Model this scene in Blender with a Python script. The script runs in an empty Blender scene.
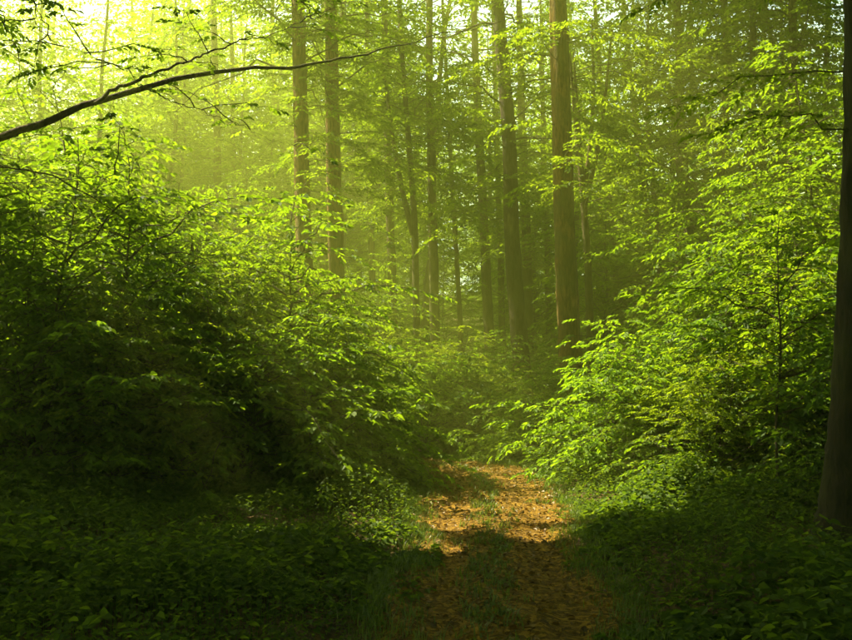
import bpy, math
import numpy as np

# ------------------------------------------------------------------ camera, sky, sun, exposure
SC = bpy.context.scene
COL = SC.collection
F = 913.0                       # focal length in photograph pixels (852 wide)
PITCH = math.atan(70 / F)
CAM = np.array([0.0, 0.0, 1.6])
cam = bpy.data.cameras.new('camera')
cam.sensor_width = 36.0
cam.lens = 36.0 * F / 852.0
cam.clip_start = 0.05
cam.clip_end = 1000
camo = bpy.data.objects.new('camera', cam)
COL.objects.link(camo)
camo.location = CAM
camo.rotation_euler = (math.pi / 2 + PITCH, 0, 0)
SC.camera = camo

SUN_AZ = math.radians(-66)      # left of the view direction (+Y)
SUN_EL = math.radians(52)
SUN = np.array([math.sin(SUN_AZ) * math.cos(SUN_EL), math.cos(SUN_AZ) * math.cos(SUN_EL), math.sin(SUN_EL)])

w = bpy.data.worlds.new('World')
SC.world = w
w.use_nodes = True
nt = w.node_tree
nt.nodes.clear()
sky = nt.nodes.new('ShaderNodeTexSky')
sky.sky_type = 'NISHITA'
sky.sun_disc = False
sky.sun_elevation = SUN_EL
sky.sun_rotation = SUN_AZ
sky.air_density = 1.0
sky.dust_density = 2.5
bg = nt.nodes.new('ShaderNodeBackground')
bg.inputs['Strength'].default_value = 0.085
wo = nt.nodes.new('ShaderNodeOutputWorld')
nt.links.new(sky.outputs[0], bg.inputs[0])
nt.links.new(bg.outputs[0], wo.inputs[0])

sl = bpy.data.lights.new('sun', 'SUN')
sl.energy = 5.0
sl.angle = math.radians(0.53)
sl.color = (1.0, 0.86, 0.58)
so = bpy.data.objects.new('sun', sl)
COL.objects.link(so)
from mathutils import Vector
so.rotation_euler = Vector(SUN).to_track_quat('Z', 'Y').to_euler()
so.location = (SUN * 60).tolist()

SC.view_settings.view_transform = 'Standard'
SC.view_settings.look = 'None'
SC.view_settings.gamma = 1.0
SC.view_settings.use_curve_mapping = False
SC.view_settings.exposure = 2.7
SC.render.engine = 'CYCLES'
cy = SC.cycles
cy.max_bounces = 5
cy.diffuse_bounces = 3
cy.glossy_bounces = 2
cy.transmission_bounces = 4
cy.volume_bounces = 0
cy.transparent_max_bounces = 4
cy.use_denoising = True
cy.use_adaptive_sampling = True
cy.adaptive_threshold = 0.015
cy.use_light_tree = False
cy.sample_clamp_indirect = 6.0
cy.caustics_reflective = False
cy.caustics_refractive = False
try:
    cy.denoiser = 'OPENIMAGEDENOISE'
except Exception:
    pass

HAZE_DENSITY = 0.0085

# ------------------------------------------------------------------ helpers
def rng(seed):
    return np.random.default_rng(seed)

def unit(v):
    return v / np.maximum(np.linalg.norm(v, axis=-1, keepdims=True), 1e-9)

def at(x, y, d):
    """the place in the wood that the photograph's pixel (x, y) shows, d metres ahead"""
    fw = np.array([0, math.cos(PITCH), math.sin(PITCH)])
    up = np.array([0, -math.sin(PITCH), math.cos(PITCH)])
    return CAM + d * (fw + (x - 426) / F * np.array([1.0, 0, 0]) + (320 - y) / F * up)

def tag(o, label=None, cat=None, group=None, kind=None):
    if label: o['label'] = label
    if cat: o['category'] = cat
    if group: o['group'] = group
    if kind: o['kind'] = kind
    return o

def link(name, data, parent=None):
    o = bpy.data.objects.new(name, data)
    COL.objects.link(o)
    if parent is not None:
        o.parent = parent
    return o

def make_mesh(name, V, polys, mat=None, tint=None, smooth=False):
    """polys: list of int arrays (n, k)"""
    me = bpy.data.meshes.new(name)
    V = np.asarray(V, dtype=np.float32)
    me.vertices.add(len(V))
    me.vertices.foreach_set('co', V.ravel())
    loops = np.concatenate([p.ravel() for p in polys]).astype(np.int32)
    tot = np.concatenate([np.full(len(p), p.shape[1], dtype=np.int32) for p in polys])
    start = np.concatenate([[0], np.cumsum(tot)[:-1]]).astype(np.int32)
    me.loops.add(len(loops))
    me.loops.foreach_set('vertex_index', loops)
    me.polygons.add(len(tot))
    me.polygons.foreach_set('loop_start', start)
    me.polygons.foreach_set('loop_total', tot)
    me.polygons.foreach_set('use_smooth', np.full(len(tot), smooth))
    if tint is not None:
        a = me.attributes.new('tint', 'FLOAT', 'POINT')
        a.data.foreach_set('value', np.asarray(tint, dtype=np.float32))
    me.update(calc_edges=True)
    if mat:
        me.materials.append(mat)
    return me

class Geo:
    """collects tubes and leaves, then becomes one mesh"""
    def __init__(s):
        s.V, s.P, s.T, s.n = [], {}, [], 0
    def add(s, V, polys, tint=0.5):
        V = np.asarray(V)
        for p in polys:
            s.P.setdefault(p.shape[1], []).append(p + s.n)
        s.V.append(V)
        s.T.append(np.broadcast_to(tint, (len(V),)))
        s.n += len(V)
    def mesh(s, name, mat, smooth=False):
        return make_mesh(name, np.concatenate(s.V), [np.concatenate(v) for v in s.P.values()], mat,
                         np.concatenate(s.T), smooth)

def tube(geo, pts, rad, sides=6, tint=0.5, rough=0.0, R=None):
    pts = np.asarray(pts, float)
    rad = np.broadcast_to(np.asarray(rad, float), (len(pts),))
    n = len(pts)
    T = unit(np.gradient(pts, axis=0))
    ref = np.array([0.0, 1, 0]) if abs(T[:, 2]).mean() > 0.6 else np.array([0, 0, 1.0])
    U = unit(np.cross(T, ref))
    W = np.cross(T, U)
    a = np.linspace(0, 2 * np.pi, sides, endpoint=False)
    rr = rad[:, None] * np.ones(sides)[None]
    if rough and R is not None:
        ridge = np.zeros(sides)
        for k in (2, 3, 5, 7, 11):
            ridge += R.normal(0, 1 / k ** .5) * np.cos(k * a + R.uniform(0, 6.3))
        rr = rr * (1 + rough * 0.5 * ridge[None] + R.normal(0, rough * .45, (n, sides)))
    V = pts[:, None] + rr[..., None] * (np.cos(a)[None, :, None] * U[:, None] + np.sin(a)[None, :, None] * W[:, None])
    V = V.reshape(-1, 3)
    i = np.arange(n - 1)[:, None] * sides
    j = np.arange(sides)[None]
    q = np.stack([i + j, i + (j + 1) % sides, i + sides + (j + 1) % sides, i + sides + j], -1).reshape(-1, 4)
    geo.add(V, [q], tint)

def leaves(geo, P, D, N, L, W, R, detail=False, fold=0.25):
    n = len(P)
    if n == 0:
        return
    D = unit(D)
    S = unit(np.cross(D, N))
    N = np.cross(S, D)
    L = np.broadcast_to(L, (n,))[:, None]
    W = np.broadcast_to(W, (n,))[:, None]
    fo = fold * W * R.uniform(0.2, 1.4, (n, 1))
    dr = L * R.uniform(0.0, 0.28, (n, 1))
    tint = R.random(n)
    if detail:
        v = np.stack([P,
                      P + D * L * .30 + S * W * .5 + N * fo,
                      P + D * L * .66 + S * W * .42 + N * (fo * .8) - N * dr * .35,
                      P + D * L - N * dr,
                      P + D * L * .66 - S * W * .42 + N * (fo * .8) - N * dr * .35,
                      P + D * L * .30 - S * W * .5 + N * fo], 1).reshape(-1, 3)
        b = np.arange(n)[:, None] * 6
        q = np.concatenate([b + np.array([[0, 1, 2, 3]]), b + np.array([[0, 3, 4, 5]])], 0)
        geo.add(v, [q], np.repeat(tint, 6))
    else:
        v = np.stack([P, P + D * L * .42 + S * W * .5 + N * fo, P + D * L - N * dr, P + D * L * .42 - S * W * .5 + N * fo], 1).reshape(-1, 3)
        b = np.arange(n)[:, None] * 4
        q = np.concatenate([b + np.array([[0, 1, 2]]), b + np.array([[0, 2, 3]])], 0)
        geo.add(v, [q], np.repeat(tint, 4))

UP = np.array([0.0, 0, 1])

def sprays(geo, O, A, Ls, k, ll, R, detail=False, keep=None, ratio=0.56, twig=None, jitter=0.32):
    """flat twigs with alternate leaves: O origins, A directions, Ls lengths"""
    if len(O) == 0:
        return
    A = unit(A)
    n = len(O)
    S = unit(np.cross(A, UP))
    t = (np.arange(k) + .6) / k
    side = np.where(np.arange(k) % 2 == 0, 1.0, -1.0)
    side[-1] = 0.0
    P = O[:, None] + A[:, None] * (Ls[:, None] * t)[..., None]
    P[..., 2] -= 0.22 * Ls[:, None] * t ** 2
    ang = np.radians(58 - 30 * t) * side * 1.0
    ang = ang[None] + R.normal(0, .22, (n, k))
    D = A[:, None] * np.cos(ang)[..., None] + S[:, None] * np.sin(ang)[..., None]
    D = D + R.normal(0, .16, (n, k, 3))
    D[..., 2] -= 0.12 + 0.25 * t
    roll = R.normal(0, .25, (n, 1, 3))
    N = UP + R.normal(0, jitter, (n, k, 3)) + roll
    sz = ll * (0.62 + 0.5 * np.sin(np.pi * (0.15 + 0.7 * t)))[None] * R.uniform(.72, 1.2, (n, k))
    sz = sz.ravel()
    P, D, N = P.reshape(-1, 3), D.reshape(-1, 3), N.reshape(-1, 3)
    if keep is not None:
        m = keep(P + unit(D) * (sz * .5)[:, None], sz * .5)
        P, D, N, sz = P[m], D[m], N[m], sz[m]
    leaves(geo, P, D, N, sz, sz * ratio, R, detail)
    if twig is not None:
        r = 0.0022
        e = O + A * Ls[:, None]
        e[:, 2] -= .22 * Ls
        B = np.cross(A, S)
        v = np.stack([O + S * r, O - S * r, O + B * r * 1.6, e], 1).reshape(-1, 3)
        b = np.arange(n)[:, None] * 4
        q = np.concatenate([b + np.array([[0, 1, 3]]), b + np.array([[1, 2, 3]]), b + np.array([[2, 0, 3]])], 0)
        twig.add(v, [q])

def branch(geo_wood, geo_leaf, base, az, length, rise, droop, r0, R, step, slen, k, ll, detail=False, keep=None,
           start=.22, sides=5, twig=True, ratio=.56):
    """an arching branch with flat sprays to both sides"""
    m = 8
    t = np.linspace(0, 1, m)
    h = np.array([math.cos(az), math.sin(az), 0])
    bend = R.normal(0, .13)
    s = np.array([-h[1], h[0], 0])
    pts = base + np.outer(t * length, h) + np.outer(bend * length * t ** 2, s)
    pts[:, 2] += rise * length * t - droop * length * t ** 2.2
    pts[1:] += R.normal(0, .018 * length, (m - 1, 3))
    if keep is not None and keep(pts[2:], .1).mean() < .5:
        return
    if geo_wood is not None and r0 > 0:
        tube(geo_wood, pts, r0 * (1 - .85 * t), sides)
    ns = max(3, int(length * (1 - start) / step))
    ts = np.linspace(start, 1.0, ns) + R.normal(0, .02, ns)
    ts = np.clip(ts, 0, 1)
    P = np.stack([np.interp(ts, t, pts[:, c]) for c in range(3)], 1)
    tang = unit(np.stack([np.interp(ts, t, np.gradient(pts[:, c])) for c in range(3)], 1))
    sd = np.where(np.arange(ns) % 2 == 0, 1.0, -1.0)
    a = np.radians(R.uniform(35, 65, ns)) * sd
    a[-1] = 0
    lat = unit(np.cross(tang, UP))
    A = tang * np.cos(a)[:, None] + lat * np.sin(a)[:, None]
    A[:, 2] = A[:, 2] * .5 + R.normal(-.02, .10, ns)
    L = slen * (1.15 - .55 * ts) * R.uniform(.7, 1.25, ns)
    sprays(geo_leaf, P, A, L, k, ll, R, detail, keep, ratio, geo_wood if twig else None)

# ------------------------------------------------------------------ materials
def nodes(name):
    m = bpy.data.materials.new(name)
    m.use_nodes = True
    t = m.node_tree
    t.nodes.clear()
    return m, t, t.nodes.new, t.links.new

def leaf_material(name, dark, light, tdark, tlight, gloss=.05, trans=.5, rough=.42):
    m, t, N, L = nodes(name)
    at_ = N('ShaderNodeAttribute'); at_.attribute_name = 'tint'
    tc = N('ShaderNodeTexCoord')
    no = N('ShaderNodeTexNoise'); no.inputs['Scale'].default_value = 1.3; no.inputs['Detail'].default_value = 2
    L(tc.outputs['Object'], no.inputs['Vector'])
    oi = N('ShaderNodeObjectInfo')
    a1 = N('ShaderNodeMath'); a1.operation = 'MULTIPLY_ADD'
    L(at_.outputs['Fac'], a1.inputs[0]); a1.inputs[1].default_value = .65; L(no.outputs['Fac'], a1.inputs[2])
    a2 = N('ShaderNodeMath'); a2.operation = 'MULTIPLY_ADD'
    L(oi.outputs['Random'], a2.inputs[0]); a2.inputs[1].default_value = .42; L(a1.outputs[0], a2.inputs[2])
    a3 = N('ShaderNodeMath'); a3.operation = 'SUBTRACT'; a3.use_clamp = True
    L(a2.outputs[0], a3.inputs[0]); a3.inputs[1].default_value = .53
    def ramp(c0, c1):
        mx = N('ShaderNodeMix'); mx.data_type = 'RGBA'
        mx.inputs[6].default_value = (*c0, 1); mx.inputs[7].default_value = (*c1, 1)
        L(a3.outputs[0], mx.inputs[0])
        return mx.outputs[2]
    d = N('ShaderNodeBsdfDiffuse'); L(ramp(dark, light), d.inputs['Color'])
    tr = N('ShaderNodeBsdfTranslucent'); L(ramp(tdark, tlight), tr.inputs['Color'])
    ms = N('ShaderNodeMixShader'); ms.inputs[0].default_value = trans
    L(d.outputs[0], ms.inputs[1]); L(tr.outputs[0], ms.inputs[2])
    g = N('ShaderNodeBsdfGlossy'); g.inputs['Roughness'].default_value = rough
    g.inputs['Color'].default_value = (.9, .95, .85, 1)
    m2 = N('ShaderNodeMixShader'); m2.inputs[0].default_value = gloss
    L(ms.outputs[0], m2.inputs[1]); L(g.outputs[0], m2.inputs[2])
    o = N('ShaderNodeOutputMaterial'); L(m2.outputs[0], o.inputs[0])
    return m

def bark_material(name, dark, light, moss=.35, scale=1.0):
    m, t, N, L = nodes(name)
    tc = N('ShaderNodeTexCoord')
    mp = N('ShaderNodeMapping'); mp.inputs['Scale'].default_value = (9 * scale, 9 * scale, 1.6 * scale)
    L(tc.outputs['Object'], mp.inputs['Vector'])
    n1 = N('ShaderNodeTexNoise'); n1.inputs['Scale'].default_value = 2.2; n1.inputs['Detail'].default_value = 7; n1.inputs['Roughness'].default_value = .7
    L(mp.outputs[0], n1.inputs['Vector'])
    cr = N('ShaderNodeValToRGB')
    cr.color_ramp.elements[0].position = .40; cr.color_ramp.elements[0].color = (*dark, 1)
    cr.color_ramp.elements[1].position = .62; cr.color_ramp.elements[1].color = (*light, 1)
    L(n1.outputs['Fac'], cr.inputs[0])
    n2 = N('ShaderNodeTexNoise'); n2.inputs['Scale'].default_value = 1.1; n2.inputs['Detail'].default_value = 5
    L(tc.outputs['Object'], n2.inputs['Vector'])
    mr = N('ShaderNodeMapRange'); mr.inputs[1].default_value = .46; mr.inputs[2].default_value = .62; mr.inputs[4].default_value = moss * 1.25
    L(n2.outputs['Fac'], mr.inputs[0])
    mx = N('ShaderNodeMix'); mx.data_type = 'RGBA'; mx.inputs[7].default_value = (.075, .085, .02, 1)
    L(mr.outputs[0], mx.inputs[0]); L(cr.outputs[0], mx.inputs[6])
    b = N('ShaderNodeBsdfPrincipled'); b.inputs['Roughness'].default_value = .9
    b.inputs['Specular IOR Level'].default_value = .2
    L(mx.outputs[2], b.inputs['Base Color'])
    bp = N('ShaderNodeBump'); bp.inputs['Strength'].default_value = 1.0; bp.inputs['Distance'].default_value = .06
    L(n1.outputs['Fac'], bp.inputs['Height']); L(bp.outputs[0], b.inputs['Normal'])
    o = N('ShaderNodeOutputMaterial'); L(b.outputs[0], o.inputs[0])
    return m

def soil_material(name, c0, c1, c2, scale=1.0):
    m, t, N, L = nodes(name)
    tc = N('ShaderNodeTexCoord')
    n1 = N('ShaderNodeTexNoise'); n1.inputs['Scale'].default_value = 1.6 * scale; n1.inputs['Detail'].default_value = 8; n1.inputs['Roughness'].default_value = .65
    n2 = N('ShaderNodeTexVoronoi'); n2.inputs['Scale'].default_value = 26 * scale
    n3 = N('ShaderNodeTexNoise'); n3.inputs['Scale'].default_value = 34 * scale; n3.inputs['Detail'].default_value = 5
    for n in (n1, n2, n3): L(tc.outputs['Object'], n.inputs['Vector'])
    cr = N('ShaderNodeValToRGB')
    cr.color_ramp.elements[0].position = .3; cr.color_ramp.elements[0].color = (*c0, 1)
    cr.color_ramp.elements[1].position = .72; cr.color_ramp.elements[1].color = (*c1, 1)
    L(n1.outputs['Fac'], cr.inputs[0])
    sp = N('ShaderNodeSeparateColor'); L(n2.outputs['Color'], sp.inputs[0])
    mr = N('ShaderNodeMapRange'); mr.inputs[1].default_value = .35; mr.inputs[2].default_value = .9
    L(sp.outputs[0], mr.inputs[0])
    mx = N('ShaderNodeMix'); mx.data_type = 'RGBA'; mx.inputs[7].default_value = (*c2, 1)
    L(mr.outputs[0], mx.inputs[0]); L(cr.outputs[0], mx.inputs[6])
    b = N('ShaderNodeBsdfPrincipled'); b.inputs['Roughness'].default_value = .95; b.inputs['Specular IOR Level'].default_value = .15
    L(mx.outputs[2], b.inputs['Base Color'])
    ad = N('ShaderNodeMath'); ad.operation = 'ADD'
    L(n3.outputs['Fac'], ad.inputs[0]); L(sp.outputs[1], ad.inputs[1])
    bp = N('ShaderNodeBump'); bp.inputs['Strength'].default_value = .9; bp.inputs['Distance'].default_value = .03
    L(ad.outputs[0], bp.inputs['Height']); L(bp.outputs[0], b.inputs['Normal'])
    o = N('ShaderNodeOutputMaterial'); L(b.outputs[0], o.inputs[0])
    return m

M_LEAF = leaf_material('beech_leaf', (.030, .072, .005), (.092, .155, .008), (.13, .25, .005), (.31, .46, .008), gloss=.010, trans=.55, rough=.55)
M_LEAF_UP = leaf_material('canopy_leaf', (.030, .068, .006), (.08, .135, .009), (.15, .26, .006), (.31, .43, .010), gloss=.008, trans=.55, rough=.55)
M_LEAF_HAZEL = leaf_material('hazel_leaf', (.026, .066, .007), (.078, .140, .012), (.11, .23, .006), (.26, .42, .010), gloss=.010, trans=.5, rough=.55)
M_LEAF_FINE = leaf_material('hornbeam_leaf', (.036, .074, .005), (.105, .155, .008), (.15, .25, .005), (.35, .46, .008), gloss=.010, trans=.55, rough=.55)
M_LEAF_PALE = leaf_material('pale_leaf', (.048, .108, .006), (.125, .215, .010), (.17, .33, .005), (.37, .57, .010), gloss=.010, trans=.52, rough=.55)  # paler base colours than the beech leaf, for the brighter shrubs
M_HERB = leaf_material('herb_leaf', (.024, .058, .005), (.070, .120, .009), (.09, .18, .005), (.22, .31, .009), gloss=.010, trans=.45, rough=.55)
M_GRASS = leaf_material('grass_blade', (.035, .075, .012), (.09, .13, .02), (.10, .2, .01), (.22, .3, .02), gloss=.03, trans=.4)
M_LITTER = leaf_material('dry_leaf', (.045, .024, .005), (.24, .138, .012), (.06, .03, .003), (.18, .09, .008), gloss=.03, trans=.25, rough=.5)
M_BARK = bark_material('bark', (.030, .021, .010), (.11, .070, .028), .55)
M_BARK_BLACK = bark_material('black_bark', (.010, .008, .005), (.038, .027, .016), .25)
M_BARK_WARM = bark_material('warm_bark', (.048, .027, .008), (.22, .118, .028), .5)
M_BARK_DARK = bark_material('dark_bark', (.024, .017, .010), (.08, .052, .027), .3)
M_TWIG = bark_material('twig_bark', (.035, .026, .016), (.09, .065, .038), .15, 3)
M_GROUND = soil_material('forest_soil', (.028, .02, .010), (.075, .048, .022), (.13, .075, .03), 1)
M_PATH = soil_material('trodden_earth', (.032, .018, .003), (.135, .073, .006), (.22, .130, .010), 1)

# ------------------------------------------------------------------ ground and path
def gz(x, y):
    x = np.asarray(x, float); y = np.asarray(y, float)
    z = .09 * np.sin(.41 * x + 1.3) * np.cos(.33 * y + .4) + .05 * np.sin(.9 * x - .7 * y) + .03 * np.sin(1.9 * x + 1.1 * y)
    d = path_dist(x, y)
    f = np.clip((d - .6) / 2.0, 0, 1)
    far = np.clip((y - 52) / 60, 0, 1)
    return z * (.15 + .85 * f) + .06 * f + 13 * far * far * (3 - 2 * far)

PATH_PTS = np.array([(.05, -4), (.28, 1), (.50, 5.8), (.72, 9), (.92, 12.5), (1.08, 15.5), (1.02, 17.8), (.45, 19.6), (-.9, 20.9), (-3.2, 21.9), (-7, 22.6), (-14, 23.5)])
def smooth_line(p, n=160):
    d = np.concatenate([[0], np.cumsum(np.linalg.norm(np.diff(p, axis=0), axis=1))])
    s = np.linspace(0, d[-1], n)
    q = np.stack([np.interp(s, d, p[:, c]) for c in range(p.shape[1])], 1)
    for _ in range(6):
        q[1:-1] = (q[:-2] + 2 * q[1:-1] + q[2:]) / 4
    return q
PATH = smooth_line(PATH_PTS)
def path_dist(x, y):
    x = np.asarray(x, float); y = np.asarray(y, float)
    sh = x.shape
    q = np.stack([x.ravel(), y.ravel()], 1)
    out = np.empty(len(q))
    for i in range(0, len(q), 20000):
        c = q[i:i + 20000]
        out[i:i + 20000] = np.sqrt(((c[:, None] - PATH[None]) ** 2).sum(-1)).min(1)
    return out.reshape(sh)

n = 200
t = np.linspace(-1, 1, n)
gx = 150 * (.10 * t + .90 * t ** 3)
X, Y = np.meshgrid(gx, gx + 12, indexing='ij')
Z = gz(X, Y) + .02 * rng(1).normal(0, 1, X.shape) * (np.abs(X) < 12)
i, j = np.meshgrid(np.arange(n - 1), np.arange(n - 1), indexing='ij')
q = np.stack([i * n + j, (i + 1) * n + j, (i + 1) * n + j + 1, i * n + j + 1], -1).reshape(-1, 4)
Zp = np.where(path_dist(X, Y) < 1.3, Z * .3 + .7 * gz(X, Y) - .05, Z)
tag(link('ground', make_mesh('ground', np.stack([X, Y, Zp], -1).reshape(-1, 3), [q], M_GROUND, smooth=True)), kind='structure')

R = rng(5)
tang = unit(np.gradient(PATH, axis=0))
nor = np.stack([tang[:, 1], -tang[:, 0]], 1)
m = 15
uu = np.linspace(-1, 1, m)
wid = 1.0 + .10 * np.sin(np.arange(len(PATH)) * .31) + .06 * np.sin(np.arange(len(PATH)) * .83 + 1) + .33 * np.clip((PATH[:, 1] - 7) / 9, 0, 1) - .12
PX = PATH[:, None, 0] + nor[:, None, 0] * wid[:, None] * uu
PY = PATH[:, None, 1] + nor[:, None, 1] * wid[:, None] * uu
prof = .03 - .045 * np.exp(-((np.abs(uu) - .5) / .22) ** 2) - .09 * np.clip(np.abs(uu) - .85, 0, 1) / .15
PZ = gz(PX, PY) + prof[None] + .012 * R.normal(0, 1, PX.shape)
i, j = np.meshgrid(np.arange(len(PATH) - 1), np.arange(m - 1), indexing='ij')
q = np.stack([i * m + j, i * m + j + 1, (i + 1) * m + j + 1, (i + 1) * m + j], -1).reshape(-1, 4)
tag(link('path', make_mesh('path', np.stack([PX, PY, PZ], -1).reshape(-1, 3), [q], M_PATH, smooth=True)), kind='structure')

# ------------------------------------------------------------------ gaps cut in the canopy to aim the sun at chosen places
AIMED_GAPS = [  # (place the beam reaches, radius)
    ((.95, 15.3, 0), 1.8), ((.9, 13.2, 0), 1.3), ((1.2, 11.9, 0), .7), ((1.2, 17.6, 0), 1.5), ((2.3, 16.2, .2), 1.2),
    ((2.7, 15.0, 1.6), 1.9), ((3.4, 14.4, 2.2), 1.6), ((2.2, 16, 2.9), 1.4), ((3.6, 16, 3.0), 1.5),
    ((-1.8, 16, 2.6), 2.0), ((-1.0, 15.8, 1.2), 1.0), ((-3.0, 16.5, 4.2), 1.8), ((-5.0, 15.5, 4.6), 1.8), ((-7.4, 15.5, 5.0), 1.8), ((-.5, 17.5, 2), 1.2),
    ((5.0, 13.5, 4.2), 1.3), ((6.0, 12.5, 4.6), 1.2), ((4.4, 15.5, 3.8), 1.3),
    ((3.1, 22, 4.6), .75), ((.3, 23, 1.8), 1.5), ((2.0, 23.5, 2), 1.2), ((-.8, 24, 2.2), 1.3), ((-3.1, 23, 5.5), 1.6), ((-2.4, 25, 6), 1.5), ((4.6, 20, 5.5), 1.6),
    ((.5, 11.0, 0), .35), ((1.25, 10.3, 0), .28), ((-.1, 9.6, 0), .3), ((2.6, 11.5, .2), .4), ((-2.2, 11.6, .2), .45), ((-1.2, 13.2, .2), .5),
    ((2.2, 14.0, .1), 1.4), ((2.7, 12.6, .2), .8), ((-.7, 12.2, .2), .7), ((-.5, 10.4, .2), .35), ((-1.9, 9.8, .2), .3), ((6.8, 15.5, 6), 1.6), ((5.4, 15, 4), 1.3),
    ((6, 20, 7), 1.9), ((8, 22, 7), 1.2), ((5.6, 25, 6), 1.6), ((6.2, 17, 5.2), 1.5), ((-1, 30, 6), 2.0), ((1.5, 33, 7), 2.2), ((-5, 26, 7.5), 2.0), ((-7.5, 22, 6), 1.8),
    ((0, 28, 3), 1.6), ((8, 28, 6), 1.5), ((-8, 28, 6), 1.8),
]
def lit(P, size=0.1):
    """True for leaves that stay: those that do not stand in a gap"""
    keep = np.ones(len(P), bool)
    wob = .18 * np.sin(P[:, 0] * 2.1 + P[:, 2]) + .15 * np.sin(P[:, 1] * 2.7 - P[:, 0])
    for c, r in AIMED_GAPS:
        d = P - np.array(c)
        s = d @ SUN
        perp = np.linalg.norm(d - s[:, None] * SUN, axis=1)
        keep &= ~((perp < r * (1 + wob) + size) & (s > r * 1.4))
    return keep

# ------------------------------------------------------------------ trees with tall trunks
PI = math.pi
def trunk_axis(px, d, height):
    """photo pixels (top to bottom) at depth d -> axis from the ground up to height"""
    P = np.array([at(x, y, d) for x, y in px])[::-1]
    lo, hi = P[0], P[-1]
    sl0 = (P[1, :2] - lo[:2]) / (P[1, 2] - lo[2])
    g = float(gz(lo[0], lo[1])) - .15
    base = np.array([*(lo[:2] + sl0 * (g - lo[2]) * .8), g])
    sl1 = (hi[:2] - P[-2, :2]) / (hi[2] - P[-2, 2])
    ext = [np.array([*(hi[:2] + sl1 * k * .8), hi[2] + k]) for k in np.linspace(1.5, max(2, height - hi[2]), 4)]
    A = np.array([base] + list(P) + ext)
    z = np.linspace(A[0, 2], A[-1, 2], 46)
    return np.stack([np.interp(z, A[:, 2], A[:, c]) for c in range(3)], 1)

def smooth_axis(A, R, amp):
    for _ in range(5):
        A[1:-1] = (A[:-2] + 2 * A[1:-1] + A[2:]) / 4
    k = np.linspace(0, 1, len(A))
    for f in (2, 5, 9):
        A[:, :2] += amp / f * np.sin(f * 3.1 * k[:, None] + R.uniform(0, 6.3, 2)) * np.minimum(1, k * 6)[:, None]
    return A

def tree(name, label, px, d, wpx, seed, height=20, crown=(8.5, 19, 3.2), nb=30, ll=.11, mat=None, forks=(), flare=.55,
         group='trees standing along the wood path', cat='tree', low=(), k=9, dens=1.0):
    R = rng(seed)
    mat = mat or M_BARK
    A = smooth_axis(trunk_axis(px, d, height), R, .05)
    base = A[0].copy()
    root = link(name, None)
    root.location = base
    tag(root, label, cat, group)
    h = A[:, 2] - base[2]
    dia = wpx * d / F
    rad = dia / 2 * (1.08 - .62 * (h / h[-1]) ** 1.1) + dia * flare * .5 * np.exp(-h / (dia * 1.1 + .1))
    rad = rad * np.clip((1 - h / h[-1]) * 6, .08, 1)
    g = Geo()
    # finer rings low down
    zf = np.concatenate([np.linspace(0, 1.2, 14), np.linspace(1.35, h[-1], 70)])
    AA = np.stack([np.interp(zf, h, A[:, c]) for c in range(3)], 1) - base
    tube(g, AA, np.interp(zf, h, rad), 18 if dia > .25 else 10, .5, .10, R)
    link('trunk', g.mesh('trunk', mat, True), root)
    lf, tw = Geo(), Geo()
    for f in forks:      # forks: list of pixel polylines from the trunk upwards, with width in px
        P = np.array([at(x, y, d + dd) for x, y, dd in f[0]]) - base
        gg = Geo()
        s = smooth_line(P, 24)
        tube(gg, s, f[1] * d / F / 2 * np.linspace(1, .45, 24), 8, .5, .05, R)
        link('limb', gg.mesh('limb', mat, True), root)
        for b in np.linspace(.5, 1, 4):
            p = s[int(b * 23)]
            branch(tw, lf, p, R.uniform(0, 6.3), R.uniform(1, 1.8), .2, .25, .012, R, .2, .5, k, ll, keep=lambda O, z: lit(O + base, z))
    z0, z1, cr = crown
    nb = int(nb * dens * 1.5)
    for i in range(nb):
        u = (i + R.random()) / nb
        z = z0 + (z1 - z0) * u
        p = np.array([np.interp(z, A[:, 2], A[:, c]) for c in range(3)]) - base
        L = cr * (.45 + .75 * math.sin(math.pi * min(1, .25 + .75 * u))) * R.uniform(.65, 1.15)
        r0 = min(.3 * np.interp(z, A[:, 2], rad), .009 * L)
        big = z > 13.5
        branch(tw, lf, p, i * 2.4 + R.normal(0, .4), L, R.uniform(.15, .5), R.uniform(.2, .55), r0, R,
               .19 if not big else .34, .62 if not big else .95, k, ll if not big else ll * 2.0, keep=lambda O, z: lit(O + base, z), twig=not big, sides=5)
    if crown[0] > 8 and wpx > 7.5:
        for i in range(28):
            z = R.uniform(6.8, 12.5)
            p = np.array([np.interp(z, A[:, 2], A[:, c]) for c in range(3)]) - base
            branch(tw, lf, p, i * 2.4 + R.normal(0, .4), R.uniform(1.8, 4.6), R.uniform(.1, .4), R.uniform(.3, .6), .013, R, .12, .6, k, ll * 1.1, keep=lambda O, z: lit(O + base, z))
    if crown[0] > 8 and wpx > 7.5:
        for i in range(9):
            z = R.uniform(6.0, 11.0)
            p = np.array([np.interp(z, A[:, 2], A[:, c]) for c in range(3)]) - base
            branch(tw, lf, p, -PI / 2 + R.uniform(-1.1, 1.1), R.uniform(1.6, 3.4), R.uniform(.1, .4), R.uniform(.35, .7), .010, R, .10, .55, k, ll)
    for (z, az, L) in low:    # single low branches
        p = np.array([np.interp(z, A[:, 2], A[:, c]) for c in range(3)]) - base
        branch(tw, lf, p, az, L, .25, .3, .012, R, .09, .55, k, ll)
    if lf.n:
        tag(link('crown', lf.mesh('crown', M_LEAF_UP), root), kind='stuff')
    if tw.n:
        tag(link('twigs', tw.mesh('twigs', M_TWIG, True), root), kind='stuff')
    return root

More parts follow.
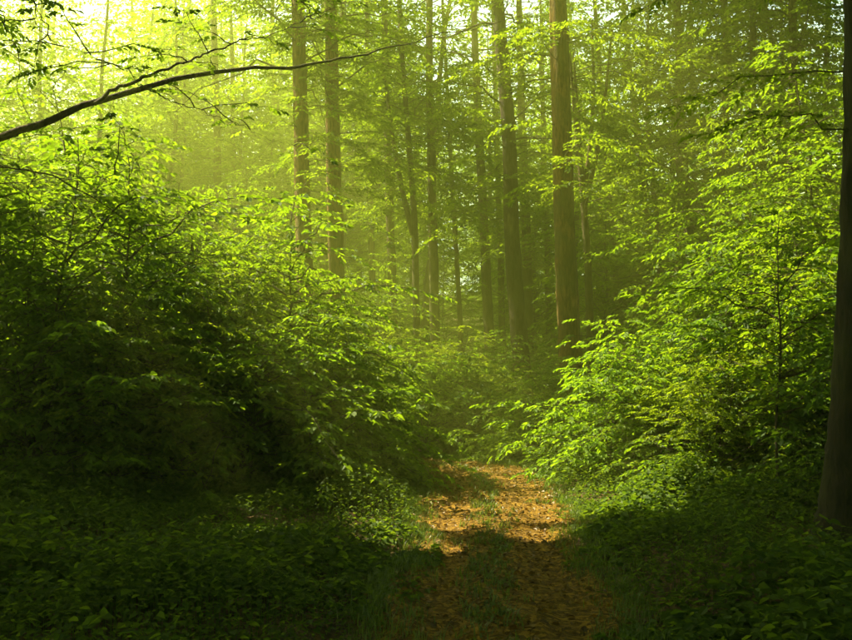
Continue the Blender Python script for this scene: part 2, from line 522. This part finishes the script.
tree('beech_tree', 'tall orange-brown trunk with sunlit left edge, leftmost of the two hazy trunks', [(298, 0), (301, 150), (303, 265)], 23, 18, 101, mat=M_BARK_WARM, low=[(9.5, 2.6, 2.6), (8.6, .4, 2.2)])
tree('beech_tree', 'tall pale brown trunk just right of its sunlit orange neighbour in the haze', [(331, 0), (334, 150), (336, 265)], 25, 17, 102, mat=M_BARK_WARM, low=[(9.2, .2, 2.4), (7.6, 3.4, 2.0)])
tree('beech_tree', 'straight slender trunk rising in the middle, left of the leaning dark trunk', [(430, 60), (433, 200), (436, 345)], 30, 10, 103, height=19, crown=(9.5, 18, 2.8), nb=22)
tree('forked_tree', 'thin trunk forking low into two steep stems in mid picture', [(404, 80), (412, 190), (417, 340)], 28, 8, 104, height=16, crown=(9, 15, 2.2), nb=16,
     forks=[([(413, 235, 0), (402, 190, -.1), (393, 140, -.2), (384, 70, -.3)], 6)], mat=M_BARK_DARK)
tree('beech_tree', 'dark trunk leaning left beside the end of the path, thicker than its neighbours', [(499, 30), (508, 130), (514, 260), (523, 375)], 26, 17, 105, mat=M_BARK_DARK, low=[(8.5, .3, 2.3), (9.5, 3.0, 2.5)])
tree('beech_tree', 'narrow grey trunk standing close behind the dark leaning trunk', [(522, 100), (525, 200), (528, 320)], 36, 10, 106, nb=18)
tree('beech_tree', 'thickest straight trunk right of centre with a golden sunlit streak', [(558, 10), (562, 150), (566, 250), (571, 345)], 22, 22, 107, mat=M_BARK_WARM, height=22, crown=(9.8, 20, 3.6), nb=34, low=[(9.6, 2.8, 2.6), (9.9, -.2, 2.4)])
tree('forked_tree', 'slim tree fanning into several upright stems right of the thickest trunk', [(580, 150), (583, 190), (589, 315)], 27, 9, 108, height=12, crown=(8.5, 11.5, 1.8), nb=8,
     forks=[([(584, 200, 0), (578, 150, 0), (573, 95, -.1), (568, 30, -.2)], 5), ([(584, 195, 0), (590, 150, .1), (594, 95, .2), (592, 20, .3)], 5),
            ([(585, 205, 0), (598, 150, -.2), (606, 90, -.3), (612, 30, -.4)], 5)])
tree('beech_tree', 'dark slim trunk above the bright shrub, left of the crooked one at upper right', [(676, 0), (680, 100), (689, 220), (694, 300)], 27, 10, 109, mat=M_BARK_DARK, crown=(10, 18, 3), low=[(8, 2.8, 2.4), (9.2, 0, 2.2)])
tree('beech_tree', 'thin dark trunk close right of the slim trunk at upper right', [(692, 0), (691, 80), (693, 165), (697, 300)], 31, 6, 110, mat=M_BARK_DARK, nb=18, crown=(10, 17, 2.4))
tree('crooked_tree', 'crooked dark trunk bending left at the top, upper right of the picture', [(724, 0), (727, 40), (731, 85), (722, 140), (718, 200), (720, 300)], 26, 10, 111, mat=M_BARK_DARK, crown=(9.5, 17, 3.0), nb=24)
tree('edge_tree', 'nearly black thick trunk cut off by the right edge of the picture', [(867, 0), (864, 200), (857, 400), (853, 500)], 9.4, 48, 112, height=18, crown=(7.5, 17, 3.8), nb=40, ll=.085, mat=M_BARK_BLACK, flare=.75,
     low=[(4.9, 2.4, 2.2), (5.9, 2.9, 2.2), (4.2, 3.5, 1.8)])
tree('background_tree', 'grey-green trunk between the slender middle trunk and the leaning dark one', [(482, 190), (485, 250), (489, 340)], 34, 10, 113, nb=16)
tree('background_tree', 'short visible thin trunk touching the left side of the leaning dark trunk', [(499, 230), (501, 290), (503, 345)], 40, 7, 114, nb=14)
tree('background_tree', 'dim trunk low behind the left shrubs, left of the forked thin tree', [(389, 200), (392, 280), (395, 365)], 31, 9, 115, nb=14)
tree('background_tree', 'faint thin trunk halfway between the pale brown trunk and the forked tree', [(370, 180), (372, 260), (375, 330)], 37, 7, 116, nb=14)
tree('background_tree', 'very thin wavy trunk right of the slender middle trunk', [(450, 150), (455, 240), (461, 345)], 36, 5.5, 117, nb=12)
tree('background_tree', 'faint trunk seen in the gap left of the thickest trunk', [(545, 180), (547, 260), (549, 335)], 39, 7, 118, nb=14)
tree('background_tree', 'thin twin trunk forking in a V behind the bright shrub', [(608, 180), (613, 240), (617, 305)], 34, 6, 119, nb=12, forks=[([(615, 262, 0), (622, 220, .1), (630, 160, .2)], 5)])
tree('background_tree', 'thin tilted trunk with a V fork left of the dark slim trunk', [(642, 190), (648, 240), (657, 305)], 32, 7, 120, nb=12, forks=[([(653, 275, 0), (662, 230, .1), (672, 180, .2)], 4)])
tree('background_tree', 'blurred trunk in the bright haze, farthest left of the tall trunks', [(214, 40), (216, 120), (219, 230)], 35, 10, 121, nb=16)
tree('background_tree', 'faint slim trunk in the bright haze between two brighter tall trunks at left', [(232, 40), (233, 120), (234, 240)], 40, 7, 122, nb=14)
tree('background_tree', 'dark straight trunk half hidden in the right-hand leaves', [(752, 60), (750, 160), (748, 300)], 24, 9, 123, mat=M_BARK_DARK, nb=16)
tree('thicket_tree', 'dark slender trunk showing in the shadowy gap of the left thicket', [(194, 330), (195, 390), (196, 450)], 17.5, 12, 124, height=3.9, crown=(2.0, 4.4, 1.5), nb=22, mat=M_BARK_DARK)
tree('background_tree', 'dim trunk behind the dark leaves at the far right', [(792, 60), (790, 180), (788, 300)], 22, 10, 125, mat=M_BARK_DARK, nb=16)

# ------------------------------------------------------------------ the limb that reaches in from a tree outside the left edge
def limb_tree():
    R = rng(77)
    tx, ty = -8.3, 11.2
    base = np.array([tx, ty, float(gz(tx, ty)) - .15])
    root = link('overhanging_tree', None)
    root.location = base
    tag(root, 'dark arching limb with thin twigs reaching in from the upper left edge', 'tree')
    zz = np.concatenate([np.linspace(0, 1.2, 12), np.linspace(1.4, 13, 40)])
    ax = np.stack([.05 * np.sin(zz), .04 * np.cos(zz * .8), zz], 1)
    g = Geo()
    tube(g, ax, .19 * (1.05 - .6 * zz / 13) + .14 * np.exp(-zz / .4), 18, .5, .07, R)
    link('trunk', g.mesh('trunk', M_BARK_DARK, True), root)
    lf, tw = Geo(), Geo()
    def limb(px, w0, w1, name='limb', spr=True, sl=.45, st=.2, k=9, frac=.3, ll=.085):
        P = np.array([at(x, y, d) for x, y, d in px]) - base
        s = smooth_line(P, 60)
        s[3:-1] += .6 * np.cumsum(R.normal(0, .028, (56, 3)), 0) * np.array([1, 1, 1])
        g = Geo()
        u = np.linspace(0, 1, 60)
        tube(g, s, (w0 * (1 - u) ** 1.6 + w1 * u) / 2, 8, .5, .05, R)
        link(name, g.mesh(name, M_BARK, True), root)
        if spr:
            for i in range(int(frac * 60), 60, 3):
                branch(tw, lf, s[i], R.uniform(0, 6.3), R.uniform(.6, 1.6), R.uniform(-.1, .6), .3, .010, R, .16, sl, k, ll, True, keep=lambda O, z: lit(O + base, z))
        return s
    t0 = base + np.array([0, 0, 3.0])
    limb([(-245, 215, 11.12), (-120, 168, 11.31), (-50, 150, 11.57), (0, 138, 11.70), (50, 123, 11.96), (100, 102, 12.22), (150, 80, 12.61), (210, 66, 13.26), (270, 62, 14.04), (330, 55, 14.95), (400, 40, 15.99), (470, 24, 16.90), (540, 8, 17.68)], .155, .010, frac=.25)
    limb([(95, 104, 12.15), (125, 84, 12.48), (180, 62, 13.00), (250, 40, 13.78), (320, 18, 14.56)], .06, .008, frac=.3)
    limb([(-245, 235, 11.18), (-110, 150, 11.18), (-40, 152, 11.31), (0, 162, 11.44), (40, 170, 11.57), (82, 186, 11.70), (115, 206, 11.96), (152, 238, 12.22), (190, 260, 12.48), (225, 290, 12.74)], .06, .008, frac=.75, sl=.3)
    limb([(-245, 300, 11.12), (-90, 200, 11.18), (0, 182, 11.31), (40, 178, 11.44), (75, 181, 11.57), (110, 178, 11.83), (140, 165, 12.09)], .045, .006, frac=.85, sl=.25)
    limb([(36, 171, 11.57), (28, 190, 11.57), (48, 216, 11.70), (66, 236, 11.83)], .016, .004, 'twig', False)
    limb([(-40, -60, 11.18), (-5, 5, 11.44), (12, 60, 11.57), (20, 90, 11.70), (30, 118, 11.70)], .03, .008, 'twig', False)
    limb([(20, -30, 11.70), (45, 20, 11.83), (72, 30, 11.96), (98, 44, 12.09), (130, 50, 12.22)], .02, .006, 'twig', True, .3, .2, 7, .2)
    limb([(140, 84, 12.61), (180, 110, 12.87), (230, 128, 13.26), (300, 150, 13.78)], .02, .004, frac=.2, sl=.3)
    # crown overhead and over the left edge
    for i in range(44):
        z = R.uniform(4.6, 12.5)
        p = np.array([.05, 0, z])
        branch(tw, lf, p, i * 2.4 + R.normal(0, .4), R.uniform(1.6, 3.4), R.uniform(.2, .5), R.uniform(.2, .5), .02, R, .22, .6, 9, .10, False, keep=lambda O, z: lit(O + base, z))
    tag(link('crown', lf.mesh('crown', M_LEAF), root), kind='stuff')
    tag(link('twigs', tw.mesh('twigs', M_TWIG, True), root), kind='stuff')
limb_tree()

# ------------------------------------------------------------------ shrubs and saplings
def shrub_parts(seed, H, Rad, ns, nbr, ll, k=9, detail=True, lean=.18, slen=.42, step=.17, single=False, low=.12, r0=.016, ratio=.56, mat=None):
    R = rng(seed)
    st, lf, tw = Geo(), Geo(), Geo()
    for s in range(ns):
        az = s * 6.283 / ns + R.normal(0, .5)
        hh = H * (1 if s == 0 else R.uniform(.62, .95))
        u = np.linspace(0, 1, 12)
        le = lean * (.25 if single else 1) * R.uniform(.6, 1.3)
        ax = np.stack([np.cos(az) * hh * le * u ** 1.3, np.sin(az) * hh * le * u ** 1.3, hh * u - .1], 1)
        ax[1:, :2] += np.cumsum(R.normal(0, .022 * hh / 4, (11, 2)), 0)
        tube(st, ax, r0 * (hh / 3.5) * (1.1 - .9 * u), 7, .5, .05, R)
        for b in range(nbr):
            v = low + (1 - low) * (b + R.random()) / nbr
            p = np.array([np.interp(v, u, ax[:, c]) for c in range(3)])
            prof = (.55 + .75 * math.sin(math.pi * (v * .85 + .1))) * (1.05 - .6 * v)
            L = Rad * prof * R.choice([.55, .8, 1.0, 1.35]) * R.uniform(.8, 1.15)
            branch(tw, lf, p, b * 2.4 + s + R.normal(0, .5), L, R.uniform(.15, .8), R.uniform(.2, .65), .006 * L + .002, R, step, slen, k, ll, detail, start=.18, ratio=ratio)
    return st.mesh('stem', M_TWIG, True), tw.mesh('twigs', M_TWIG), lf.mesh('foliage', mat or M_LEAF)

VAR = {
    'tall_a': shrub_parts(201, 4.8, 1.9, 5, 30, .098, step=.125),
    'tall_b': shrub_parts(202, 4.4, 2.1, 4, 32, .102, step=.135, ratio=.7, k=8, mat=M_LEAF_HAZEL),
    'tall_c': shrub_parts(214, 4.6, 2.0, 4, 34, .074, step=.10, ratio=.5, k=11, slen=.36, mat=M_LEAF_FINE),
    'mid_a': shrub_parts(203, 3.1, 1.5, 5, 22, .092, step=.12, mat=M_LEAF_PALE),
    'mid_b': shrub_parts(204, 2.7, 1.6, 6, 18, .092, step=.13, ratio=.7, k=8, mat=M_LEAF_HAZEL),
    'mid_c': shrub_parts(215, 2.9, 1.5, 5, 22, .070, step=.10, ratio=.5, k=11, slen=.34, mat=M_LEAF_FINE),
    'low_a': shrub_parts(205, 1.5, 1.0, 6, 11, .082, slen=.34, step=.11),
    'low_b': shrub_parts(206, 1.1, .9, 6, 9, .078, slen=.32, step=.11),
    'sapling': shrub_parts(207, 4.2, 1.7, 1, 44, .092, single=True, low=.32, r0=.02, step=.13),
    'young_a': shrub_parts(208, 8.5, 2.7, 2, 70, .125, detail=False, low=.14, slen=.58, step=.17, single=True, k=9),
    'young_b': shrub_parts(209, 10, 3.0, 2, 76, .13, detail=False, low=.16, slen=.62, step=.18, single=True, k=9),
    'young_c': shrub_parts(210, 6.5, 2.6, 3, 46, .12, detail=False, low=.12, slen=.55, step=.17, k=9),
    'wood_a': shrub_parts(211, 17, 3.2, 1, 84, .19, detail=False, low=.10, slen=.95, step=.27, single=True, k=8, r0=.028),
    'wood_b': shrub_parts(212, 20, 3.6, 1, 90, .19, detail=False, low=.36, slen=1.0, step=.28, single=True, k=8, r0=.03),
    'wood_c': shrub_parts(213, 11, 3.0, 1, 90, .18, detail=False, low=.06, slen=.9, step=.26, single=True, k=8, r0=.028),
}
RS = rng(9)
def shrub(var, label, px, d, scale, group, name='shrub', cat='shrub', rot=None, zs=1.0):
    x = (px - 426) / F * d
    root = link(name, None)
    root.location = (x, d, float(gz(x, d)) - .03)
    root.rotation_euler = (RS.normal(0, .03), RS.normal(0, .03), RS.uniform(0, 6.28) if rot is None else rot)
    root.scale = (scale, scale, scale * zs)
    tag(root, label, cat, group)
    for nme, me in zip(('stem', 'twigs', 'foliage'), VAR[var]):
        tag(link(nme, me, root), kind=None if nme == 'stem' else 'stuff')
    return root

LG = 'shrubs of the left thicket'
shrub('tall_a', 'tall leafy shrub at the left edge below the drooping twigs', 15, 13.5, 1.05, LG)
shrub('tall_b', 'tall leafy shrub second from the left edge in the thicket', 85, 14.5, 1.05, LG)
shrub('tall_b', 'tall bright-topped shrub directly under the tip of the long drooping twig', 165, 15.0, 1.05, LG)
shrub('tall_c', 'sunlit tall shrub left of the orange-brown trunk', 240, 15.5, .98, LG)
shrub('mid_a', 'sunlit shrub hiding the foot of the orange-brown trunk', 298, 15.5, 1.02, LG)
shrub('tall_a', 'shrub with layered sunlit sprays hiding the foot of the pale brown trunk', 335, 16.8, .68, LG)
shrub('mid_b', 'shrub with horizontal leaf layers nearest the left side of the path', 372, 16.2, .72, LG)
shrub('mid_b', 'dark lower shrub in front of the thicket near the left edge', 35, 12, 1.05, LG)
shrub('mid_c', 'shadowy lower shrub in front of the thicket left of the dark gap', 120, 13.0, 1.1, LG)
shrub('mid_b', 'shadowy shrub right of the dark gap in the left thicket', 248, 13.9, 1.02, LG)
shrub('low_a', 'low shaded shrub at the front of the left thicket below the layered sprays', 315, 14.2, 1.35, LG)
shrub('low_b', 'small low shrub where the left thicket meets the path', 375, 14.6, 1.0, LG)
shrub('low_a', 'low dark shrub at the foot of the thicket, front left', 170, 13.2, 1.4, LG)
shrub('tall_b', 'tall shrub behind the left thicket under the bright haze', 200, 19.5, 1.1, LG)
shrub('tall_c', 'tall shrub rising behind the left edge of the thicket', 60, 18.5, 1.25, LG)
shrub('tall_b', 'tall pale shrub between the two tall brown trunks', 318, 20.5, .9, LG)
shrub('tall_c', 'tall pale shrub behind the thicket just left of the orange-brown trunk', 268, 19.0, 1.1, LG)
shrub('young_c', 'tall leafy young tree topping the thicket at the left edge', 8, 17.5, 1.2, LG, 'young_tree', 'tree')
shrub('young_c', 'bright-topped young tree above the thicket, below the joint of the limb', 95, 18.0, 1.15, LG, 'young_tree', 'tree')
shrub('young_c', 'bright-topped young tree above the thicket, left of the hazy trunks', 172, 18.5, .92, LG, 'young_tree', 'tree')
shrub('young_c', 'sunlit young tree rising close left of the orange-brown trunk', 250, 20.5, .86, LG, 'young_tree', 'tree')
shrub('sapling', 'slender open sapling standing up out of the thicket near the left edge', 52, 13.0, 1.32, LG, 'sapling', 'sapling')
shrub('sapling', 'slender open sapling rising from the thicket below the drooping twigs', 142, 14.3, 1.4, LG, 'sapling', 'sapling')
shrub('sapling', 'slender open sapling rising from the thicket just left of the tall pair of trunks', 282, 16.6, 1.25, LG, 'sapling', 'sapling')
CG = 'shrubs at the end of the path'
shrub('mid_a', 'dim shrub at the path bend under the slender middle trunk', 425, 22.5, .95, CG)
shrub('mid_b', 'dark round shrub closing off the end of the path', 462, 23.5, 1.0, CG)
shrub('mid_c', 'dim shrub at the foot of the leaning dark trunk', 508, 24.0, .85, CG)
shrub('low_a', 'low shrub right beside the end of the path', 520, 20.0, 1.0, CG)
shrub('mid_b', 'green shrub at the foot of the thickest trunk', 552, 20.5, .9, CG)
shrub('tall_c', 'sunlit shrub standing beyond the path bend, below the very thin wavy trunk', 447, 24.2, .72, CG)
shrub('tall_b', 'hazy green shrub beyond the path bend, left of the leaning trunk foot', 492, 25.5, .72, CG)
shrub('tall_c', 'hazy shrub behind the path bend, left of the slender middle trunk', 395, 26.0, .85, CG)
shrub('tall_b', 'hazy shrub behind the gap between leaning and thickest trunks', 538, 29.0, .8, CG)
shrub('tall_b', 'hazy shrub far behind the path end, right of the slender middle trunk', 470, 30.0, .8, CG)
RG = 'shrubs on the right of the path'
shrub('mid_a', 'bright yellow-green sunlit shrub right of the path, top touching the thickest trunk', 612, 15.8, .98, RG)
shrub('mid_c', 'bright sunlit shrub just right of the brightest shrub', 668, 15.0, .74, RG)
shrub('low_a', 'small sunlit shrub in front of the brightest shrub beside the path', 562, 17.6, .85, RG)
shrub('low_b', 'low shrub between the path and the thin bare sapling stem', 668, 12.9, .8, RG)
shrub('tall_a', 'tall shrub behind the bright shrubs, under the dark slim trunk', 690, 17.5, .66, RG)
shrub('mid_c', 'shaded shrub left of the thin bare sapling stem', 715, 13.6, .88, RG)
shrub('sapling', 'thin dark sapling stem with open crown left of the black edge trunk', 775, 12.2, .95, RG, 'sapling', 'sapling')
shrub('mid_b', 'dark shrub behind the thin bare sapling stem', 790, 14.6, .95, RG)
shrub('tall_b', 'tall shrub with sunlit layered sprays behind the sapling at the right', 755, 16.0, .95, RG)
shrub('tall_c', 'tall shrub with bright sprays left of the black edge trunk', 822, 14.0, .92, RG)
shrub('low_a', 'low dark shrub at the foot of the black edge trunk', 812, 11.2, .75, RG)
shrub('tall_b', 'tall shrub behind the black edge trunk, partly cut by the right edge', 885, 13.5, 1.1, RG)
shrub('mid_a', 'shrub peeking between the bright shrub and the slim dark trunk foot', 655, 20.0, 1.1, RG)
shrub('young_c', 'young tree with sunlit leaf layers high on the right, above the sapling', 778, 15.6, .82, RG, 'young_tree', 'tree')
shrub('young_a', 'young tree with bright layered leaves close to the right edge', 838, 16.2, .95, RG, 'young_tree', 'tree', rot=2.0)
YG = 'young trees behind the thicket'
shrub('young_a', 'young leafy tree behind the left thicket near the left edge', 20, 23, 1.0, YG, 'young_tree', 'tree')
shrub('young_c', 'young leafy tree behind the left thicket, under the thick limb', 110, 25, 1.05, YG, 'young_tree', 'tree')
shrub('young_b', 'pale young tree in the haze left of the two tall brown trunks', 255, 31, .95, YG, 'young_tree', 'tree')
shrub('young_c', 'pale young tree behind the gap right of the two tall brown trunks', 368, 29, .9, YG, 'young_tree', 'tree')
shrub('young_a', 'young tree with bright leaves behind the fanning stems', 610, 31, 1.0, YG, 'young_tree', 'tree')
shrub('young_b', 'bright young tree behind the slim dark trunk at right', 668, 30, .8, YG, 'young_tree', 'tree')
shrub('young_c', 'bright leafy young tree filling the upper right above the sapling', 745, 20, 1.0, YG, 'young_tree', 'tree')
shrub('young_a', 'dark leafy young tree at the upper right corner', 825, 18, .95, YG, 'young_tree', 'tree')
shrub('young_b', 'bright young tree behind the leaning and thickest trunks', 535, 40, 1.0, YG, 'young_tree', 'tree')
shrub('young_a', 'hazy young tree behind the slender middle trunk', 440, 38, .95, YG, 'young_tree', 'tree')

RB = rng(91)
for nb_ in range(152):
    d = 32 + 58 * RB.random() ** .8
    px = RB.uniform(-160, 1010)
    v = ('wood_c', 'young_b', 'wood_a', 'wood_c', 'young_a', 'wood_b')[nb_ % 6]
    if nb_ % 4 == 0:
        d, px = RB.uniform(30, 46), (RB.uniform(-80, 250) if nb_ % 8 else RB.uniform(600, 900))
    elif nb_ >= 88:
        d, px = RB.uniform(48, 88), RB.uniform(290, 640)
    if 112 <= nb_ < 128:
        d, px, v = RB.uniform(32, 54), RB.uniform(-90, 660), 'wood_b'
    elif nb_ >= 134:
        d, px, v = RB.uniform(42, 64), RB.uniform(-60, 420), 'wood_b'
    elif nb_ >= 128:
        d, px, v = RB.uniform(25, 34), RB.uniform(640, 870), 'wood_a'
    if d > 62 and v.startswith('young'):
        v = 'wood_c'
    shrub(v, 'faint leafy tree massed in the hazy depth of the wood', px, d, RB.uniform(.85, 1.2) * (1.2 if nb_ >= 134 else 1), 'faint trees in the hazy depth of the wood', 'hazy_tree', 'tree')

# ------------------------------------------------------------------ the far wood and the leaf roof added for shade: nobody could count these
def far_wood():
    R = rng(31)
    lf = Geo()
    for n in range(170):
        d = R.uniform(80, 125)
        px = R.uniform(-250, 1100)
        x = (px - 426) / F * d
        H = R.uniform(15, 23)
        for i in range(26):
            zz = R.uniform(.6, H)
            L = R.uniform(1.6, 3.8) * (1.1 - .5 * zz / H)
            branch(None, lf, np.array([x, d, zz + float(gz(x, d))]), R.uniform(0, 6.3), L, R.uniform(.1, .5), R.uniform(.2, .5), 0, R, .55, 1.3, 7, .5)
    tag(link('far_wood', lf.mesh('far_wood', M_LEAF_UP)), 'hazy green leaves of the far-off wood behind the trunks', 'foliage', kind='stuff')
far_wood()

def shade_leaf_roof():
    """unseen canopy added to shade the ground, with gaps cut to aim the sun"""
    R = rng(41)
    lf = Geo()
    N = 5600
    x = R.uniform(-40, 26, N)
    y = R.uniform(-18, 52, N)
    z = R.uniform(12.5, 24, N)
    # stay above what the photograph shows
    m = (z > 1.6 + .47 * np.maximum(y, 0) + 1.5) | (y < 2) | (np.abs(x) > .55 * y + 3)
    # thinner towards the back so that the wood beyond is bright
    m &= R.random(N) < np.where(y > 18, np.where(x < -9, .16, .55), 1.0)
    P = np.stack([x, y, z], 1)[m]
    # extra clusters added towards the sun to shade the near path
    q_ = np.stack([R.uniform(-7, 7, 600), R.uniform(1, 9.4, 600), np.zeros(600)], 1)
    P = np.concatenate([P, q_ + SUN * (R.uniform(13, 23, (600, 1)) / SUN[2])])
    k = 8
    per = 7
    O = np.repeat(P, per, 0) + R.normal(0, .95, (len(P) * per, 3)) * np.array([1, 1, .35])
    az = R.uniform(0, 6.283, len(O))
    A = np.stack([np.cos(az), np.sin(az), R.normal(-.1, .2, len(O))], 1)
    L = R.uniform(.7, 1.4, len(O))
    sprays(lf, O, A, L * 1.3, k, .55, R, False, lit)
    tag(link('shade_leaf_roof', lf.mesh('shade_leaf_roof', M_LEAF_UP)), 'unseen leaf roof shaped to shade the wood and let sun beams through', 'foliage', kind='stuff')
    # unseen shrub belt added beside and behind the viewer to block sky light
    lf = Geo()
    n = 0
    N = 1900
    while n < N:
        a = R.uniform(0, 6.283)
        r = R.uniform(7, 22)
        x, y = r * math.sin(a), r * math.cos(a)
        if y > 3 and abs(x) < .62 * y + 2.5:
            continue
        n += 1
        zz = R.uniform(.3, 9)
        branch(None, lf, np.array([x, y, zz]), R.uniform(0, 6.3), R.uniform(1.2, 2.4), .3, .4, 0, R, .45, 1.1, 7, .34, keep=lit)
    tag(link('surrounding_shade_leaves', lf.mesh('surrounding_shade_leaves', M_LEAF)), 'unseen leafy belt added around the viewer to block sky light', 'foliage', kind='stuff')
shade_leaf_roof()

# ------------------------------------------------------------------ ground cover, grass and leaf litter
def herbs():
    R = rng(51)
    g, stg = Geo(), Geo()
    N = 30000
    d = 3.4 + 23 * R.random(N) ** .85
    x = R.uniform(-1, 1, N) * (.52 * d + 1.2)
    pd = path_dist(x, d)
    edge = .86 + .16 * np.sin(d * 1.7 + np.sign(x) * 2) + .12 * np.sin(d * 4.1) + R.normal(0, .14, N) + .3 * np.clip((d - 7) / 9, 0, 1)
    m = pd > edge
    x, d, pd = x[m], d[m], pd[m]
    n = len(x)
    hgt = np.clip((pd - .85) * .32, .05, .30) * R.uniform(.55, 1.3, n) * (1 + .35 * np.sin(x * 1.3 + d * .7))
    clump = np.sin(x * 1.9 + 2 * np.sin(d * .8)) * np.sin(d * 1.5 + 1.7 * np.sin(x * 1.1))
    hgt = hgt * (1 + .55 * clump)
    k = 9
    az = R.uniform(0, 6.283, (n, 1)) + np.arange(k)[None] * 2.4 + R.normal(0, .3, (n, k))
    lev = (np.arange(k)[None] + .5) / k
    z0 = gz(x, d)[:, None] + hgt[:, None] * (.35 + .75 * lev)
    out = R.uniform(.02, .07, (n, k)) * (1.4 - .7 * lev)
    P = np.stack([x[:, None] + np.cos(az) * out, d[:, None] + np.sin(az) * out, z0], -1)
    D = np.stack([np.cos(az), np.sin(az), R.normal(-.12, .22, (n, k))], -1)
    Nn = UP + R.normal(0, .28, (n, k, 3)) + .25 * np.stack([np.cos(az), np.sin(az), 0 * az], -1)
    sz = R.uniform(.055, .10, (n, k)) * (1.1 - .35 * lev) * R.uniform(.7, 1.2, (n, 1)) * (1 + .45 * np.sin(x * .9 - d * 1.2))[:, None] * np.where(R.random((n, 1)) < .12, 1.4, 1.0) * np.where(R.random((n, 1)) < .35, .6, 1.0)
    sz = np.minimum(sz, .105).ravel()
    P, D, Nn = P.reshape(-1, 3), D.reshape(-1, 3), Nn.reshape(-1, 3)
    wd = sz * R.uniform(.55, .85, len(sz))
    for near in (True, False):
        mm = (P[:, 1] < 9.5) == near
        leaves(g, P[mm], D[mm], Nn[mm], sz[mm] * (1 if near else 1.1), wd[mm] * (1 if near else 1.15), R, near, .2)
    # stalks
    b = np.stack([x, d, gz(x, d)], 1)
    t_ = b + np.stack([R.normal(0, .02, n), R.normal(0, .02, n), hgt], 1)
    r = .003
    v = np.stack([b + [r, 0, 0], b + [-r, 0, 0], b + [0, r, 0], t_], 1).reshape(-1, 3)
    ii = np.arange(n)[:, None] * 4
    g.add(v, [np.concatenate([ii + np.array([[0, 1, 3]]), ii + np.array([[1, 2, 3]]), ii + np.array([[2, 0, 3]])], 0)], .3)
    tag(link('ground_cover', g.mesh('ground_cover', M_HERB)), 'low leafy green herbs carpeting both sides of the path', 'ground cover', kind='stuff')
herbs()

def grass():
    R = rng(52)
    g = Geo()
    def blades(x, y, h, wdt):
        n = len(x)
        az = R.uniform(0, 6.283, n)
        b = np.stack([x, y, gz(x, y) + .0], 1)
        dr = np.stack([np.cos(az), np.sin(az), 0 * az], 1)
        s = np.stack([-np.sin(az), np.cos(az), 0 * az], 1) * wdt
        mid = b + UP * h[:, None] * .6 + dr * h[:, None] * .2
        tip = b + UP * h[:, None] * R.uniform(.6, 1, n)[:, None] + dr * h[:, None] * R.uniform(.4, .9, n)[:, None]
        v = np.stack([b - s, b + s, mid + s * .7, mid - s * .7, tip], 1).reshape(-1, 3)
        i = np.arange(n)[:, None] * 5
        g.add(v, [i + np.array([[0, 1, 2, 3]]), i + np.array([[3, 2, 4]])], np.repeat(R.random(n), 5))
    # tufts along the middle of the path
    c = R.integers(34, 122, 420)
    u = R.normal(-.08, .13, 420)
    cx = PATH[c, 0] + nor[c, 0] * u; cyy = PATH[c, 1] + nor[c, 1] * u
    k = 14
    blades(np.repeat(cx, k) + R.normal(0, .035, 420 * k), np.repeat(cyy, k) + R.normal(0, .05, 420 * k), R.uniform(.05, .13, 420 * k), .006)
    # fringe along both edges
    c = R.integers(15, 125, 1500)
    u = (wid[c] + R.normal(-.08, .13, 1500)) * np.where(R.random(1500) < .5, -1, 1)
    cx = PATH[c, 0] + nor[c, 0] * u; cyy = PATH[c, 1] + nor[c, 1] * u
    k = 12
    blades(np.repeat(cx, k) + R.normal(0, .05, 1500 * k), np.repeat(cyy, k) + R.normal(0, .06, 1500 * k), R.uniform(.05, .16, 1500 * k), .0035)
    tag(link('grass', g.mesh('grass', M_GRASS)), 'short grass along the middle and edges of the path', 'grass', kind='stuff')
grass()

def litter():
    R = rng(53)
    g = Geo()
    N = 17000
    c = R.integers(12, 135, N)
    u = R.uniform(-1.15, 1.15, N)
    x = PATH[c, 0] + nor[c, 0] * u * wid[c] + R.normal(0, .08, N); y = PATH[c, 1] + nor[c, 1] * u * wid[c] + R.normal(0, .1, N)
    # relief of the path surface under each leaf
    pr = np.interp(np.abs(u), uu[7:], prof[7:])
    P = np.stack([x, y, gz(x, y) + pr + R.uniform(.012, .03, N)], 1)
    az = R.uniform(0, 6.283, N)
    D = np.stack([np.cos(az), np.sin(az), R.normal(0, .25, N)], 1)
    sz = .014 + .06 * R.random(N) ** 2.2
    leaves(g, P, D, UP + R.normal(0, .4, (N, 3)), sz, sz * R.uniform(.5, .8, N), R, True, .35)
    tag(link('leaf_litter', g.mesh('leaf_litter', M_LITTER)), 'dry brown fallen leaves scattered over the path', 'leaf litter', kind='stuff')
litter()

# ------------------------------------------------------------------ haze
bb = np.array([(x, y, z) for x in (-152, 152) for y in (-140, 164) for z in (-1.6, 39)])
q = np.array([[0, 1, 3, 2], [4, 6, 7, 5], [0, 4, 5, 1], [2, 3, 7, 6], [0, 2, 6, 4], [1, 5, 7, 3]])
hm, t, N, L = nodes('haze')
pv = N('ShaderNodeVolumePrincipled')
pv.inputs['Color'].default_value = (.82, 1.0, .17, 1)  # green light filtered by the leaves is put into the haze colour
pv.inputs['Density'].default_value = HAZE_DENSITY
pv.inputs['Anisotropy'].default_value = .45
ho = N('ShaderNodeOutputMaterial')
L(pv.outputs[0], ho.inputs['Volume'])
tag(link('haze', make_mesh('haze', bb, [q], hm)), 'pale sunlit haze hanging in the wood', 'haze', kind='stuff')
tot = sum(len(m.loops) - 2 * len(m.polygons) for m in bpy.data.meshes)
print('TRIS', tot)
